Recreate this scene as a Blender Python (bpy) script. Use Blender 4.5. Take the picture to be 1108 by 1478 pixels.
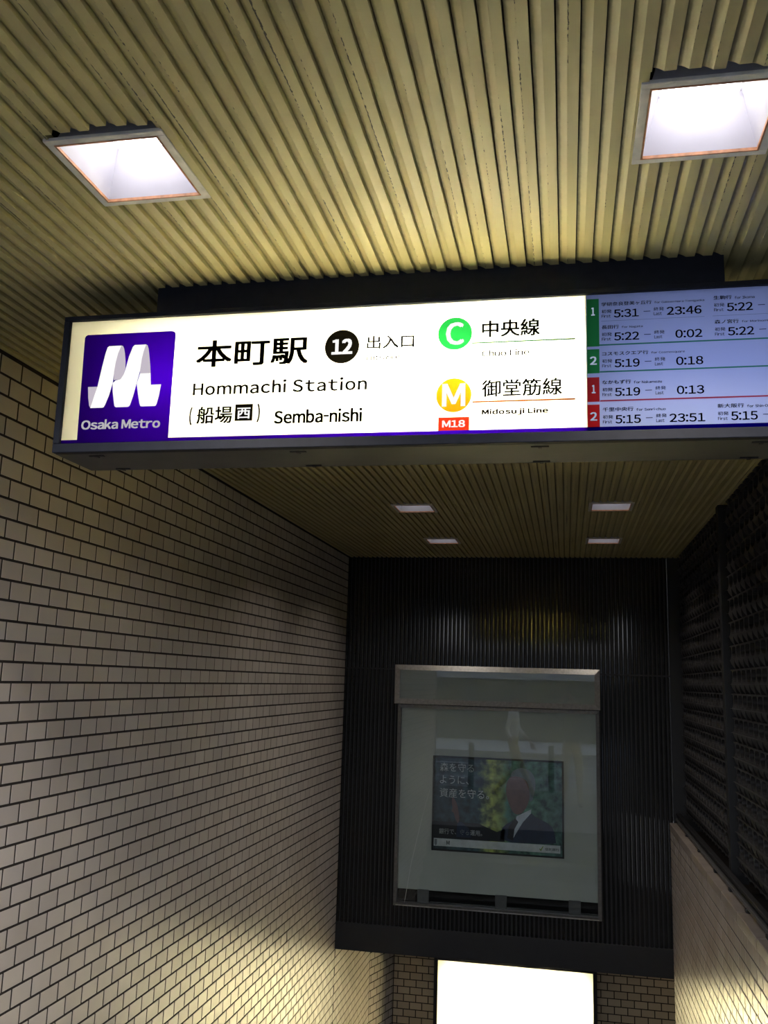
import bpy, bmesh, math, random
from mathutils import Vector, Matrix
random.seed(7)
S = bpy.context.scene
for o in list(bpy.data.objects): bpy.data.objects.remove(o)
COL = S.collection

# ---------------------------------------------------------------- camera
CR = Vector((0.98066546, 0.19354075, 0.02893494)); CU = Vector((0.00733918, -0.1841302, 0.98287446)); CF = Vector((-0.19555406, 0.96365868, 0.18199056))
FPX = 1310.27
cd = bpy.data.cameras.new('camera'); cam = bpy.data.objects.new('camera', cd); COL.objects.link(cam)
cd.sensor_fit = 'VERTICAL'; cd.sensor_height = 24.0; cd.lens = 24.0 * FPX / 1478.0
cd.clip_start = 0.02; cd.clip_end = 200
M = Matrix((CR, CU, -CF)).transposed().to_4x4()
cam.matrix_world = M
S.camera = cam

# ---------------------------------------------------------------- world, exposure
S.view_settings.view_transform = 'Standard'; S.view_settings.look = 'None'
S.view_settings.gamma = 1.0; S.view_settings.exposure = 0.0; S.view_settings.use_curve_mapping = False
w = bpy.data.worlds.new('sky'); S.world = w; w.use_nodes = True
nt = w.node_tree; nt.nodes.clear()
wo = nt.nodes.new('ShaderNodeOutputWorld'); bg = nt.nodes.new('ShaderNodeBackground')
tc = nt.nodes.new('ShaderNodeTexCoord'); sx = nt.nodes.new('ShaderNodeSeparateXYZ'); cr = nt.nodes.new('ShaderNodeValToRGB')
nt.links.new(tc.outputs['Generated'], sx.inputs[0]); nt.links.new(sx.outputs['Z'], cr.inputs[0])
cr.color_ramp.elements[0].color = (.78, .80, .86, 1); cr.color_ramp.elements[1].color = (.50, .60, .80, 1)
nt.links.new(cr.outputs[0], bg.inputs['Color']); bg.inputs['Strength'].default_value = 3.6
S.cycles.sample_clamp_indirect = 0.0
nt.links.new(bg.outputs[0], wo.inputs[0])

TUBE = 98.0          # fluorescent tubes inside the sign
TUBE_BLUE = 12.0      # weak tube behind the timetable
TUBE_LOW = 40.0      # tubes in the light box at the foot of the stairs
LAMP_W = 18.5      # their downward beams, watt
LAMP = 7.5          # lamp bulbs in the ceiling
# ---------------------------------------------------------------- measured dimensions (metres, eye at the origin)
XL, XR, ZC, YD, ZB, YB = -1.825, 0.764, 1.029, 7.536, -2.114, 9.4
FLOOR, LOW = -1.9, -4.75

# ---------------------------------------------------------------- helpers
def new_mat(name):
    m = bpy.data.materials.new(name); m.use_nodes = True
    return m, m.node_tree.nodes, m.node_tree.links, m.node_tree.nodes['Principled BSDF']
def plain(name, col, rough=.5, metal=0., noise=.12, scale=20., bump=0., bscale=200., spec=.5, coat=0.):
    m, n, l, p = new_mat(name)
    p.inputs['Roughness'].default_value = rough; p.inputs['Metallic'].default_value = metal
    p.inputs['Specular IOR Level'].default_value = spec; p.inputs['Coat Weight'].default_value = coat
    t = n.new('ShaderNodeTexCoord'); nz = n.new('ShaderNodeTexNoise'); nz.inputs['Scale'].default_value = scale; nz.inputs['Detail'].default_value = 4
    l.new(t.outputs['Object'], nz.inputs['Vector'])
    r = n.new('ShaderNodeValToRGB')
    r.color_ramp.elements[0].position = .3; r.color_ramp.elements[1].position = .7
    r.color_ramp.elements[0].color = (*[c * (1 - noise) for c in col], 1); r.color_ramp.elements[1].color = (*[min(1, c * (1 + noise)) for c in col], 1)
    l.new(nz.outputs['Fac'], r.inputs[0]); l.new(r.outputs[0], p.inputs['Base Color'])
    if bump:
        n2 = n.new('ShaderNodeTexNoise'); n2.inputs['Scale'].default_value = bscale; l.new(t.outputs['Object'], n2.inputs['Vector'])
        b = n.new('ShaderNodeBump'); b.inputs['Strength'].default_value = bump; b.inputs['Distance'].default_value = .002
        l.new(n2.outputs['Fac'], b.inputs['Height']); l.new(b.outputs[0], p.inputs['Normal'])
    return m
def emit(name, col, s):
    m = bpy.data.materials.new(name); m.use_nodes = True; n = m.node_tree.nodes; n.clear()
    o = n.new('ShaderNodeOutputMaterial'); e = n.new('ShaderNodeEmission'); e.inputs[0].default_value = (*col, 1); e.inputs[1].default_value = s
    m.node_tree.links.new(e.outputs[0], o.inputs[0]); return m
def film(name, col, k=.25):                       # translucent vinyl film: tints the lit panel behind it
    m = bpy.data.materials.new(name); m.use_nodes = True; n = m.node_tree.nodes; n.clear()
    o = n.new('ShaderNodeOutputMaterial'); e = n.new('ShaderNodeBsdfTransparent'); e.inputs[0].default_value = (*[c * k for c in col], 1)
    m.node_tree.links.new(e.outputs[0], o.inputs[0]); return m
def opal(name, trans, diff, k=.9):                # backlit acrylic sheet
    m = bpy.data.materials.new(name); m.use_nodes = True; n = m.node_tree.nodes; n.clear(); l = m.node_tree.links
    o = n.new('ShaderNodeOutputMaterial'); t = n.new('ShaderNodeBsdfTranslucent'); t.inputs[0].default_value = (*trans, 1)
    d = n.new('ShaderNodeBsdfDiffuse'); d.inputs[0].default_value = (*diff, 1); mx = n.new('ShaderNodeMixShader'); mx.inputs[0].default_value = 1 - k
    l.new(t.outputs[0], mx.inputs[1]); l.new(d.outputs[0], mx.inputs[2]); l.new(mx.outputs[0], o.inputs[0]); return m
def tile_mat(name, ca, cb, rough, joint_rough=.4):
    m, n, l, p = new_mat(name)
    g = n.new('ShaderNodeNewGeometry'); oi = n.new('ShaderNodeObjectInfo'); ad = n.new('ShaderNodeMath'); ad.operation = 'ADD'
    fr = n.new('ShaderNodeMath'); fr.operation = 'FRACT'
    l.new(g.outputs['Random Per Island'], ad.inputs[0]); l.new(oi.outputs['Random'], ad.inputs[1]); l.new(ad.outputs[0], fr.inputs[0])
    r = n.new('ShaderNodeValToRGB'); r.color_ramp.elements[0].color = (*ca, 1); r.color_ramp.elements[1].color = (*cb, 1); l.new(fr.outputs[0], r.inputs[0])
    t = n.new('ShaderNodeTexCoord'); nz = n.new('ShaderNodeTexNoise'); nz.inputs['Scale'].default_value = 3.; nz.inputs['Detail'].default_value = 6
    l.new(g.outputs['Position'], nz.inputs['Vector'])
    r2 = n.new('ShaderNodeValToRGB'); r2.color_ramp.elements[0].position = .3; r2.color_ramp.elements[1].position = .65
    r2.color_ramp.elements[0].color = (.88, .87, .86, 1); r2.color_ramp.elements[1].color = (1, 1, 1, 1); l.new(nz.outputs['Fac'], r2.inputs[0])
    mx = n.new('ShaderNodeMix'); mx.data_type = 'RGBA'; mx.blend_type = 'MULTIPLY'; mx.inputs['Factor'].default_value = 1
    l.new(r.outputs[0], mx.inputs['A']); l.new(r2.outputs[0], mx.inputs['B']); l.new(mx.outputs['Result'], p.inputs['Base Color'])
    mr = n.new('ShaderNodeMapRange'); mr.inputs['To Min'].default_value = rough - .03; mr.inputs['To Max'].default_value = rough + .04
    l.new(nz.outputs['Fac'], mr.inputs['Value']); l.new(mr.outputs[0], p.inputs['Roughness'])
    n2 = n.new('ShaderNodeTexNoise'); n2.inputs['Scale'].default_value = 45.; l.new(g.outputs['Position'], n2.inputs['Vector'])
    b = n.new('ShaderNodeBump'); b.inputs['Strength'].default_value = .15; b.inputs['Distance'].default_value = .0010
    l.new(n2.outputs['Fac'], b.inputs['Height']); l.new(b.outputs[0], p.inputs['Normal'])
    return m

class MB:
    def __init__(s): s.v = []; s.f = []
    def add(s, vs, fs):
        k = len(s.v); s.v += [tuple(v) for v in vs]; s.f += [tuple(i + k for i in f) for f in fs]
    def box(s, x0, x1, y0, y1, z0, z1, bev=0.):
        if bev <= 0:
            s.add([(x, y, z) for x in (x0, x1) for y in (y0, y1) for z in (z0, z1)],
                  [(0, 1, 3, 2), (4, 6, 7, 5), (0, 4, 5, 1), (2, 3, 7, 6), (0, 2, 6, 4), (1, 5, 7, 3)])
        else:
            bm = bmesh.new(); bmesh.ops.create_cube(bm, size=1)
            bmesh.ops.scale(bm, vec=(x1 - x0, y1 - y0, z1 - z0), verts=bm.verts)
            bmesh.ops.bevel(bm, geom=bm.edges[:], offset=bev, segments=2, profile=.5, affect='EDGES')
            bmesh.ops.translate(bm, vec=((x0 + x1) / 2, (y0 + y1) / 2, (z0 + z1) / 2), verts=bm.verts)
            bm.verts.index_update(); s.add([v.co[:] for v in bm.verts], [[v.index for v in f.verts] for f in bm.faces]); bm.free()
        return s
    def cyl(s, a, b, r, n=12, r2=None):
        a = Vector(a); b = Vector(b); d = (b - a).normalized(); q = d.orthogonal().normalized(); t = d.cross(q)
        r2 = r if r2 is None else r2
        vs = [a + r * (math.cos(i * 2 * math.pi / n) * q + math.sin(i * 2 * math.pi / n) * t) for i in range(n)] + \
             [b + r2 * (math.cos(i * 2 * math.pi / n) * q + math.sin(i * 2 * math.pi / n) * t) for i in range(n)]
        s.add(vs, [(i, (i + 1) % n, n + (i + 1) % n, n + i) for i in range(n)] + [tuple(range(n))[::-1], tuple(range(n, 2 * n))]); return s
    def prism(s, pts, y0, y1):              # polygon in x, z given y thickness
        n = len(pts); vs = [(x, y0, z) for x, z in pts] + [(x, y1, z) for x, z in pts]
        s.add(vs, [tuple(range(n)), tuple(range(n, 2 * n))[::-1]] + [(i, n + i, n + (i + 1) % n, (i + 1) % n) for i in range(n)]); return s
    def mesh(s, name, mat):
        me = bpy.data.meshes.new(name); me.from_pydata(s.v, [], s.f); me.update()
        bm = bmesh.new(); bm.from_mesh(me); bmesh.ops.recalc_face_normals(bm, faces=bm.faces); bm.to_mesh(me); bm.free()
        if mat: me.materials.append(mat)
        return me
    def build(s, name, mat, parent=None, loc=None, smooth=False, **tags):
        o = bpy.data.objects.new(name, s.mesh(name, mat)); COL.objects.link(o)
        if smooth:
            for p in o.data.polygons: p.use_smooth = True
        if parent: o.parent = parent
        if loc: o.location = loc
        for k, v in tags.items(): o[k] = v
        return o
def empty(name, loc=(0, 0, 0), **tags):
    o = bpy.data.objects.new(name, None); COL.objects.link(o); o.location = loc; o.empty_display_size = .1
    for k, v in tags.items(): o[k] = v
    return o
def project(p):
    p = Vector(p); d = p.dot(CF)
    if d <= .05: return None
    return 554 + FPX * p.dot(CR) / d, 739 - FPX * p.dot(CU) / d

# ---------------------------------------------------------------- materials
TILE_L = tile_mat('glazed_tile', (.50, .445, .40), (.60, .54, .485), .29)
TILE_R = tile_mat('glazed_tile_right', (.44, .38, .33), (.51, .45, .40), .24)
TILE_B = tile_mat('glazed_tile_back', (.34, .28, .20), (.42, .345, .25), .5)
GROUT = plain('grout', (.022, .016, .012), .9, noise=.3, scale=40)
BLACK = plain('black_paint', (.010, .011, .012), .09, noise=.25, scale=9)
BLACKS = plain('satin_black_paint', (.008, .008, .009), .5, noise=.2)
NAVY = plain('dark_blue_paint', (.012, .014, .022), .55, noise=.15, scale=30, spec=.2)
VOID = plain('plenum_paint', (.015, .014, .012), .9)
ALU = plain('brushed_aluminium', (.52, .51, .49), .35, .85, noise=.15, scale=60)
ALUD = plain('dull_aluminium', (.20, .20, .20), .4, .8, noise=.15, scale=60)
WHITEP = plain('white_enamel', (.66, .65, .70), .35, noise=.03)
FRAMEP = plain('grey_lamp_frame', (.74, .70, .62), .45, noise=.15, scale=30)
LIP = plain('orange_lip', (.55, .26, .13), .6, noise=.3, scale=60)  # orange colour for the thin ring round each lamp opening
BOARD = plain('grey_board', (.52, .54, .50), .6, noise=.05, scale=5)
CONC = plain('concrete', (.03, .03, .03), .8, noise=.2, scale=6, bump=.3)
ASPH = plain('asphalt', (.035, .038, .045), .7, noise=.3, scale=30)

def ceiling_mat():
    m, n, l, p = new_mat('khaki_painted_strip')
    t = n.new('ShaderNodeTexCoord'); s = n.new('ShaderNodeSeparateXYZ'); l.new(t.outputs['Object'], s.inputs[0])
    g = n.new('ShaderNodeNewGeometry')
    nz = n.new('ShaderNodeTexNoise'); nz.inputs['Scale'].default_value = 2.2; nz.inputs['Detail'].default_value = 5; l.new(g.outputs['Position'], nz.inputs['Vector'])
    base = n.new('ShaderNodeValToRGB'); base.color_ramp.elements[0].position = .3; base.color_ramp.elements[1].position = .7
    base.color_ramp.elements[0].color = (.46, .395, .180, 1); base.color_ramp.elements[1].color = (.56, .485, .220, 1); l.new(nz.outputs['Fac'], base.inputs[0])
    # ragged darkening along the groove side of each strip
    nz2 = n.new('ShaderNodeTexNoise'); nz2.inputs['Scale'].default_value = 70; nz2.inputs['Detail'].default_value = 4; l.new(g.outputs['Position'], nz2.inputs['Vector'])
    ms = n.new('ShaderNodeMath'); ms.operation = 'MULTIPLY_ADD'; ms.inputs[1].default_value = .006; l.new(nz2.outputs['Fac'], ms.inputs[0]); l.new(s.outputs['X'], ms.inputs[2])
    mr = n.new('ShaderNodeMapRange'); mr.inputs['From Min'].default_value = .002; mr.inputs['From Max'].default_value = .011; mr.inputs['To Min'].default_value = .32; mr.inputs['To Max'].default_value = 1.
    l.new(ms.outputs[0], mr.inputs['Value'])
    # paint blisters: dark flakes in a narrow line on some strips
    mp = n.new('ShaderNodeMapping'); mp.inputs['Scale'].default_value = (330, 110, 110); l.new(t.outputs['Object'], mp.inputs[0])
    oi = n.new('ShaderNodeObjectInfo')
    av = n.new('ShaderNodeVectorMath'); av.operation = 'ADD'; l.new(mp.outputs[0], av.inputs[0]); 
    sc = n.new('ShaderNodeVectorMath'); sc.operation = 'SCALE'; sc.inputs[0].default_value = (37, 91, 13); l.new(oi.outputs['Random'], sc.inputs['Scale']); l.new(sc.outputs[0], av.inputs[1])
    n3 = n.new('ShaderNodeTexNoise'); n3.inputs['Scale'].default_value = 1.; n3.inputs['Detail'].default_value = 3; l.new(av.outputs[0], n3.inputs['Vector'])
    n4 = n.new('ShaderNodeTexNoise'); n4.inputs['Scale'].default_value = 1.6; l.new(sc.outputs[0], n4.inputs['Vector'])
    av2 = n.new('ShaderNodeVectorMath'); av2.operation = 'ADD'; l.new(sc.outputs[0], av2.inputs[0]); l.new(t.outputs['Object'], av2.inputs[1]); l.new(av2.outputs[0], n4.inputs['Vector'])
    dist = n.new('ShaderNodeMath'); dist.operation = 'SUBTRACT'; dist.inputs[1].default_value = .0195; l.new(s.outputs['X'], dist.inputs[0])
    ab = n.new('ShaderNodeMath'); ab.operation = 'ABSOLUTE'; l.new(dist.outputs[0], ab.inputs[0])
    lt = n.new('ShaderNodeMapRange'); lt.inputs['From Min'].default_value = 0; lt.inputs['From Max'].default_value = .0042; lt.inputs['To Min'].default_value = .30; lt.inputs['To Max'].default_value = -.30; l.new(ab.outputs[0], lt.inputs['Value'])
    a1 = n.new('ShaderNodeMath'); a1.operation = 'ADD'; l.new(n3.outputs['Fac'], a1.inputs[0]); l.new(lt.outputs[0], a1.inputs[1])
    a2 = n.new('ShaderNodeMath'); a2.operation = 'MULTIPLY_ADD'; a2.inputs[1].default_value = 1.6; l.new(n4.outputs['Fac'], a2.inputs[0]); l.new(a1.outputs[0], a2.inputs[2])
    th = n.new('ShaderNodeMapRange'); th.inputs['From Min'].default_value = 1.68; th.inputs['From Max'].default_value = 1.72; th.inputs['To Min'].default_value = 1.; th.inputs['To Max'].default_value = .10; l.new(a2.outputs[0], th.inputs['Value'])
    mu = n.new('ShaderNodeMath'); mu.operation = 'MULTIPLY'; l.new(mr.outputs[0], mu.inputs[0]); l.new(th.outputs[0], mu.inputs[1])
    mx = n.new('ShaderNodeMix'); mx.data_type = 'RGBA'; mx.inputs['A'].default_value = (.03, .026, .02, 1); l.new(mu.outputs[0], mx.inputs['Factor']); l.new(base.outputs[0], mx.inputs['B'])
    l.new(mx.outputs['Result'], p.inputs['Base Color']); p.inputs['Roughness'].default_value = .5
    return m
STRIP = ceiling_mat()

def glass_mat(tint=(1, 1, 1)):
    m = bpy.data.materials.new('clear_glass'); m.use_nodes = True; n = m.node_tree.nodes; n.clear(); l = m.node_tree.links
    o = n.new('ShaderNodeOutputMaterial'); t = n.new('ShaderNodeBsdfTransparent'); g = n.new('ShaderNodeBsdfGlossy'); g.inputs['Roughness'].default_value = 0.0
    fr = n.new('ShaderNodeFresnel'); fr.inputs['IOR'].default_value = 1.5; mx = n.new('ShaderNodeMixShader')
    t.inputs[0].default_value = (*tint, 1)
    l.new(fr.outputs[0], mx.inputs[0]); l.new(t.outputs[0], mx.inputs[1]); l.new(g.outputs[0], mx.inputs[2]); l.new(mx.outputs[0], o.inputs[0]); return m
GLASS = glass_mat((.96, .98, .97))

# ---------------------------------------------------------------- tiled walls
def tile_mesh(wid, hgt, mat, dep=.0018, c=.0008, name='tile'):
    # local frame: x along the wall, z up, face towards -y
    mb = MB(); x, z = wid / 2, hgt / 2
    vs = [(-x, 0, -z), (x, 0, -z), (x, 0, z), (-x, 0, z), (-x, -dep + c, -z), (x, -dep + c, -z), (x, -dep + c, z), (-x, -dep + c, z),
          (-x + c, -dep, -z + c), (x - c, -dep, -z + c), (x - c, -dep, z - c), (-x + c, -dep, z - c)]
    fs = [(0, 1, 5, 4), (1, 2, 6, 5), (2, 3, 7, 6), (3, 0, 4, 7), (4, 5, 9, 8), (5, 6, 10, 9), (6, 7, 11, 10), (7, 4, 8, 11), (8, 9, 10, 11)]
    return vs, fs
PU, PZ, JU, JZ = .1205, .067, .0092, .0088
def tiles(parent, origin, ang, u0, u1, ztop, zbot, mat, nparts, phase=0., zphase=None, skip=None):
    """running bond tiles; u axis starts at origin, direction ang about z; the face looks along local -y"""
    R = Matrix.Rotation(ang, 4, 'Z'); cache = {}
    items = []; zt = ztop; row = 0
    if zphase is not None: zt = zphase
    while zt > zbot + .001:
        zhi = min(zt, ztop); zlo = max(zt - PZ, zbot)
        if zhi - zlo > .02:
            off = phase + (PU / 2 if row % 2 else 0)
            k = math.floor((u0 - off) / PU)
            while off + k * PU < u1:
                a = max(off + k * PU, u0); b = min(off + (k + 1) * PU, u1); k += 1
                if b - a < .02: continue
                items.append(((a + b) / 2, (zhi + zlo) / 2, round(b - a - JU, 4), round(zhi - zlo - JZ, 4)))
        zt -= PZ; row += 1
    scored = []
    for it in items:
        c = Vector(origin) + R @ Vector((it[0], 0, 0)); c.z = it[1]
        q = project(c); sc = 0
        if q and -20 < q[0] < 1128 and -20 < q[1] < 1498:
            d = c.dot(CF); nrm = R @ Vector((0, -1, 0)); sc = max(0, -nrm.dot(c.normalized())) / d ** 2 * it[2] * it[3] * 1e4
            if skip and skip(q): sc = 0
        scored.append((sc, it, c))
    scored.sort(key=lambda s: -s[0])
    stuff = MB()
    for i, (sc, it, c) in enumerate(scored):
        vs, fs = tile_mesh(it[2], it[3], mat)
        if i < nparts and sc > 0:
            key = (it[2], it[3])
            if key not in cache:
                mb = MB(); mb.add(vs, fs); cache[key] = mb.mesh('tile', mat)
            o = bpy.data.objects.new('tile', cache[key]); COL.objects.link(o); o.location = c; o.rotation_euler = (random.gauss(0, .003), random.gauss(0, .002), ang + random.gauss(0, .003)); o.parent = parent
        else:
            stuff.add([c + R @ Vector(v) for v in vs], fs)
    s = stuff.build('tiles', mat, parent); s['kind'] = 'stuff'

def hidden_by_sign(q): return 90 < q[0] and 430 < q[1] < 670
# left wall: straight run, then a slanted end before the back wall
YL0, YL1 = 1.9, 8.95; XB = -1.68
wl = MB().box(XL - .25, XL, YL0, YL1, LOW, 1.25)
n0 = len(wl.v)
ZT2 = ZB
wl.add([(XL - .25, YL1, LOW), (XL, YL1, LOW), (XB, YB, LOW), (XL - .25, YB, LOW), (XL - .25, YL1, ZT2), (XL, YL1, ZT2), (XB, YB, ZT2), (XL - .25, YB, ZT2)],
       [(0, 1, 2, 3), (4, 5, 6, 7), (0, 1, 5, 4), (1, 2, 6, 5), (2, 3, 7, 6), (3, 0, 4, 7)])
wall_left = wl.build('wall_left', GROUT, kind='structure')
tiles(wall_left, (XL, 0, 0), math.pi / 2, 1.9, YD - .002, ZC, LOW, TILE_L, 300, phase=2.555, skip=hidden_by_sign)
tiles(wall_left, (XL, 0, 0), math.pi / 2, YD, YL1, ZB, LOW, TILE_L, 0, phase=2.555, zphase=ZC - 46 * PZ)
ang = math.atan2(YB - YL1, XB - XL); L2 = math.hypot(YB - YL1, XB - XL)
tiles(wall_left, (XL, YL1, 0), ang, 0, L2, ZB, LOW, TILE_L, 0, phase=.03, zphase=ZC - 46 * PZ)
# end face of the left wall at the street, a plain dark pilaster
MB().box(XL - .26, XL + .004, YL0 - .12, YL0 - .002, FLOOR, ZC - .002).build('trim_1', plain('pilaster_paint', (.05, .05, .05), .5), kind='structure')

# right wall below the screen
ZL = -1.0
wall_right = MB().box(XR, XR + .30, 1.9, YD - .05, LOW, ZL - .05).build('wall_right', GROUT, kind='structure')
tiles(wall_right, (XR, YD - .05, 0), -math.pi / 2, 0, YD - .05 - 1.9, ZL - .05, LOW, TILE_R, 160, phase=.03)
# back wall, seen under the dark box, running on to the right
wall_back = MB().box(XL - .25, 3.2, YB, YB + .2, LOW, ZB + .1).build('wall_back', GROUT, kind='structure')
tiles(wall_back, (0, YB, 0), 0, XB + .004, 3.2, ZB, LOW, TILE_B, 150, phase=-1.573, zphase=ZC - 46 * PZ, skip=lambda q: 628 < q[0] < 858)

# ---------------------------------------------------------------- dark fluted end wall (a box hanging over the lower landing)
wall_end = MB().box(XL, 1.25, YD + .012, YB, ZB, ZC + .2).build('wall_end', BLACKS, kind='structure')
rb = MB(); x = XL + .012; pitch = .0342; ZTR = ZB + .205
prof = [(-.0105, .012), (-.0085, .002), (-.004, -.002), (.004, -.002), (.0085, .002), (.0105, .012)]
while x < XR + .03:
    k = len(prof)
    vs = [(x + a, YD + b, ZTR) for a, b in prof] + [(x + a, YD + b, ZC) for a, b in prof]
    rb.add(vs, [(i, i + 1, k + i + 1, k + i) for i in range(k - 1)] + [tuple(range(k))]); x += pitch
rb.build('ribs', BLACK, wall_end, kind='stuff')
MB().box(XL, XR + .005, YD - .012, YD + .011, ZB, ZTR, .003).build('bottom_band', BLACKS, wall_end)
MB().box(XL, XR + .03, YD - .004, YD + .011, .088, .100).build('seam_strip', BLACKS, wall_end)

# ---------------------------------------------------------------- ceiling with metal strips and lamp openings
CX0, CX1, CY0 = XL, 1.25, .55
LAMPS = [(-1.007, 1.463), (.135, 1.463), (-1.02, 5.21), (.135, 5.21), (-1.02, 6.50), (.143, 6.50)]
LS = .252
ceiling = MB().box(CX0 - .3, CX1 + .1, CY0 - .05, YD + .012, 1.19, 1.25).build('ceiling', VOID, kind='structure')
SP = .0403; SX0 = -.0093 - SP * 45
sprof = [(.0008, .016), (.0008, .0085), (.0060, .0072), (.0115, .0045), (.0165, .0012), (.0178, .0004), (.0184, .0), (.0188, 0), (.0385, 0), (.0385, .016)]
i = 0
while SX0 + i * SP < CX1:
    x0 = SX0 + i * SP; i += 1
    if x0 < XL - .02: continue
    segs = [(CY0, YD, -1e9, 1e9)]
    for lx, ly in LAMPS:
        ea, eb = lx + .013, lx + LS - .013
        if x0 + .0385 > ea and x0 < eb:
            ns = []
            for a, b, c0, c1 in segs:
                if a < ly < b:
                    ns += [(a, ly - .012 - .014 * random.random(), c0, c1)]
                    if x0 < ea - .003: ns.append((ns[-1][1], ly + LS - .012, c0, ea - x0))
                    elif x0 + .0385 > eb + .003: ns.append((ns[-1][1], ly + LS - .012, eb - x0, c1))
                    ns.append((ly + LS - .012, b, c0, c1))
                else: ns.append((a, b, c0, c1))
            segs = ns
    mb = MB(); k = len(sprof)
    for a, b, c0, c1 in segs:
        c0 = max(c0, XL - x0)
        vs = [(min(max(px, c0), c1), a, pz) for px, pz in sprof] + [(min(max(px, c0), c1), b, pz) for px, pz in sprof]
        mb.add(vs, [(j, j + 1, k + j + 1, k + j) for j in range(k - 1)] + [(0, k, 2 * k - 1, k - 1)])
        mb.add([vs[j] for j in range(k)], [tuple(range(k))]); mb.add([vs[k + j] for j in range(k)], [tuple(range(k))])
    mb.build('ceiling_strip', STRIP, ceiling, loc=(x0, 0, ZC))
# fascia at the street edge and the strip ceiling's side returns
MB().box(XL - .5, CX1 + .1, CY0 - .08, CY0 - .004, ZC - .02, 1.3).build('trim_2', NAVY, kind='structure')

# ---------------------------------------------------------------- recessed square lamps
BULB = emit('lamp_bulb', (1., .97, 1.), LAMP)
def frustum(a, za, b, zb, flip=False):
    return [(-a, -a, za), (a, -a, za), (a, a, za), (-a, a, za), (-b, -b, zb), (b, -b, zb), (b, b, zb), (-b, b, zb)]
def make_lamp():
    r = empty('recessed_lamp')
    f = MB(); a, b = LS / 2, .110
    for (x0, x1, y0, y1) in ((-a, a, -a, -b), (-a, a, b, a), (-a, -b, -b, b), (b, a, -b, b)): f.box(x0, x1, y0, y1, -.0035, .004, .001)
    f.build('lamp_frame', FRAMEP, r)
    lp = MB()
    for (x0, x1, y0, y1) in ((-b, b, -b, -b + .0035), (-b, b, b - .0035, b), (-b, -b + .0035, -b, b), (b - .0035, b, -b, b)): lp.box(x0, x1, y0, y1, -.0045, .002)
    lp.build('rim', LIP, r)
    q = MB(); q.add(frustum(b - .003, .0, .078, .105), [(0, 1, 5, 4), (1, 2, 6, 5), (2, 3, 7, 6), (3, 0, 4, 7), (4, 5, 6, 7)])
    q.add(frustum(b + .001, .0, .082, .109), [(0, 1, 5, 4), (1, 2, 6, 5), (2, 3, 7, 6), (3, 0, 4, 7), (4, 5, 6, 7)])
    q.build('reflector', WHITEP, r)
    bl = MB().box(-.072, .072, -.072, .072, .099, .103, .001)
    bl.build('diffuser', BULB, r)
    ld = bpy.data.lights.new('lamp_beam', 'AREA'); ld.shape = 'SQUARE'; ld.size = .14; ld.energy = LAMP_W; ld.spread = math.radians(125); ld.color = (1., .90, .80)
    lo = bpy.data.objects.new('lamp_beam', ld); COL.objects.link(lo); lo.location = (0, 0, .010); lo.parent = r
    return r
lamp0 = make_lamp()
dim_light = [c for c in lamp0.children if c.type == 'LIGHT'][0].data.copy(); dim_light.energy = LAMP_W * .18
dim_mesh = [c for c in lamp0.children if c.name.startswith('diffuser')][0].data.copy(); dim_mesh.materials[0] = emit('weak_lamp_diffuser', (1., .97, 1.), 1.6)
LL = ['square ceiling lamp above the station logo, near the left edge of the photo', 'brightest square ceiling lamp at the top right, above the timetable',
      'small left lamp of the nearer pair beyond the sign', 'small right lamp of the nearer pair beyond the sign',
      'small left lamp of the farther pair, close to the dark ribbed wall', 'small right lamp of the farther pair, close to the dark ribbed wall']
for i, (lx, ly) in enumerate(LAMPS):
    o = lamp0
    if i:
        o = lamp0.copy(); COL.objects.link(o)
        for ch in lamp0.children:
            c = ch.copy(); COL.objects.link(c); c.parent = o
            if i > 1 and ch.type == 'LIGHT': c.data = dim_light
            if i > 1 and ch.name.startswith('diffuser'): c.data = dim_mesh
    o.location = (lx + LS / 2, ly + LS / 2, ZC); o['label'] = LL[i]; o['category'] = 'lamp'; o['group'] = 'recessed ceiling lamps'

# ---------------------------------------------------------------- lettering
def glyphs(txt):
    cu = bpy.data.curves.new('t', 'FONT'); cu.body = txt; cu.size = 1; cu.resolution_u = 3; cu.fill_mode = 'FRONT'
    o = bpy.data.objects.new('t', cu); COL.objects.link(o)
    dg = bpy.context.evaluated_depsgraph_get(); me = bpy.data.meshes.new_from_object(o.evaluated_get(dg))
    vs = [(v.co.x, v.co.y) for v in me.vertices]; fs = [tuple(p.vertices) for p in me.polygons]
    bpy.data.objects.remove(o); bpy.data.meshes.remove(me); return vs, fs
GC = {}
def layout(txt, track=.085):
    """latin letters are set one by one (in the wide forms of the sans font), the rest as it comes"""
    if any(ord(c) > 126 for c in txt): return glyphs(txt)
    V, F, x = [], [], 0.
    for c in txt:
        if c == ' ': x += .27; continue
        if c not in GC: GC[c] = glyphs(chr(ord(c) + 0xFEE0))
        vs, fs = GC[c]
        if not vs: continue
        a = min(v[0] for v in vs); b = max(v[0] for v in vs); k = len(V)
        if c == '1' : a -= .03; b += .03
        V += [(v[0] - a + x, v[1]) for v in vs]; F += [tuple(i + k for i in f) for f in fs]
        if c == '-': V[-len(vs):] = [(x + (v[0] - a) * .42, v[1]) for v in vs]; b = a + (b - a) * .42
        x += b - a + (track if c not in '.:' else .10)
    return V, F
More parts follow.
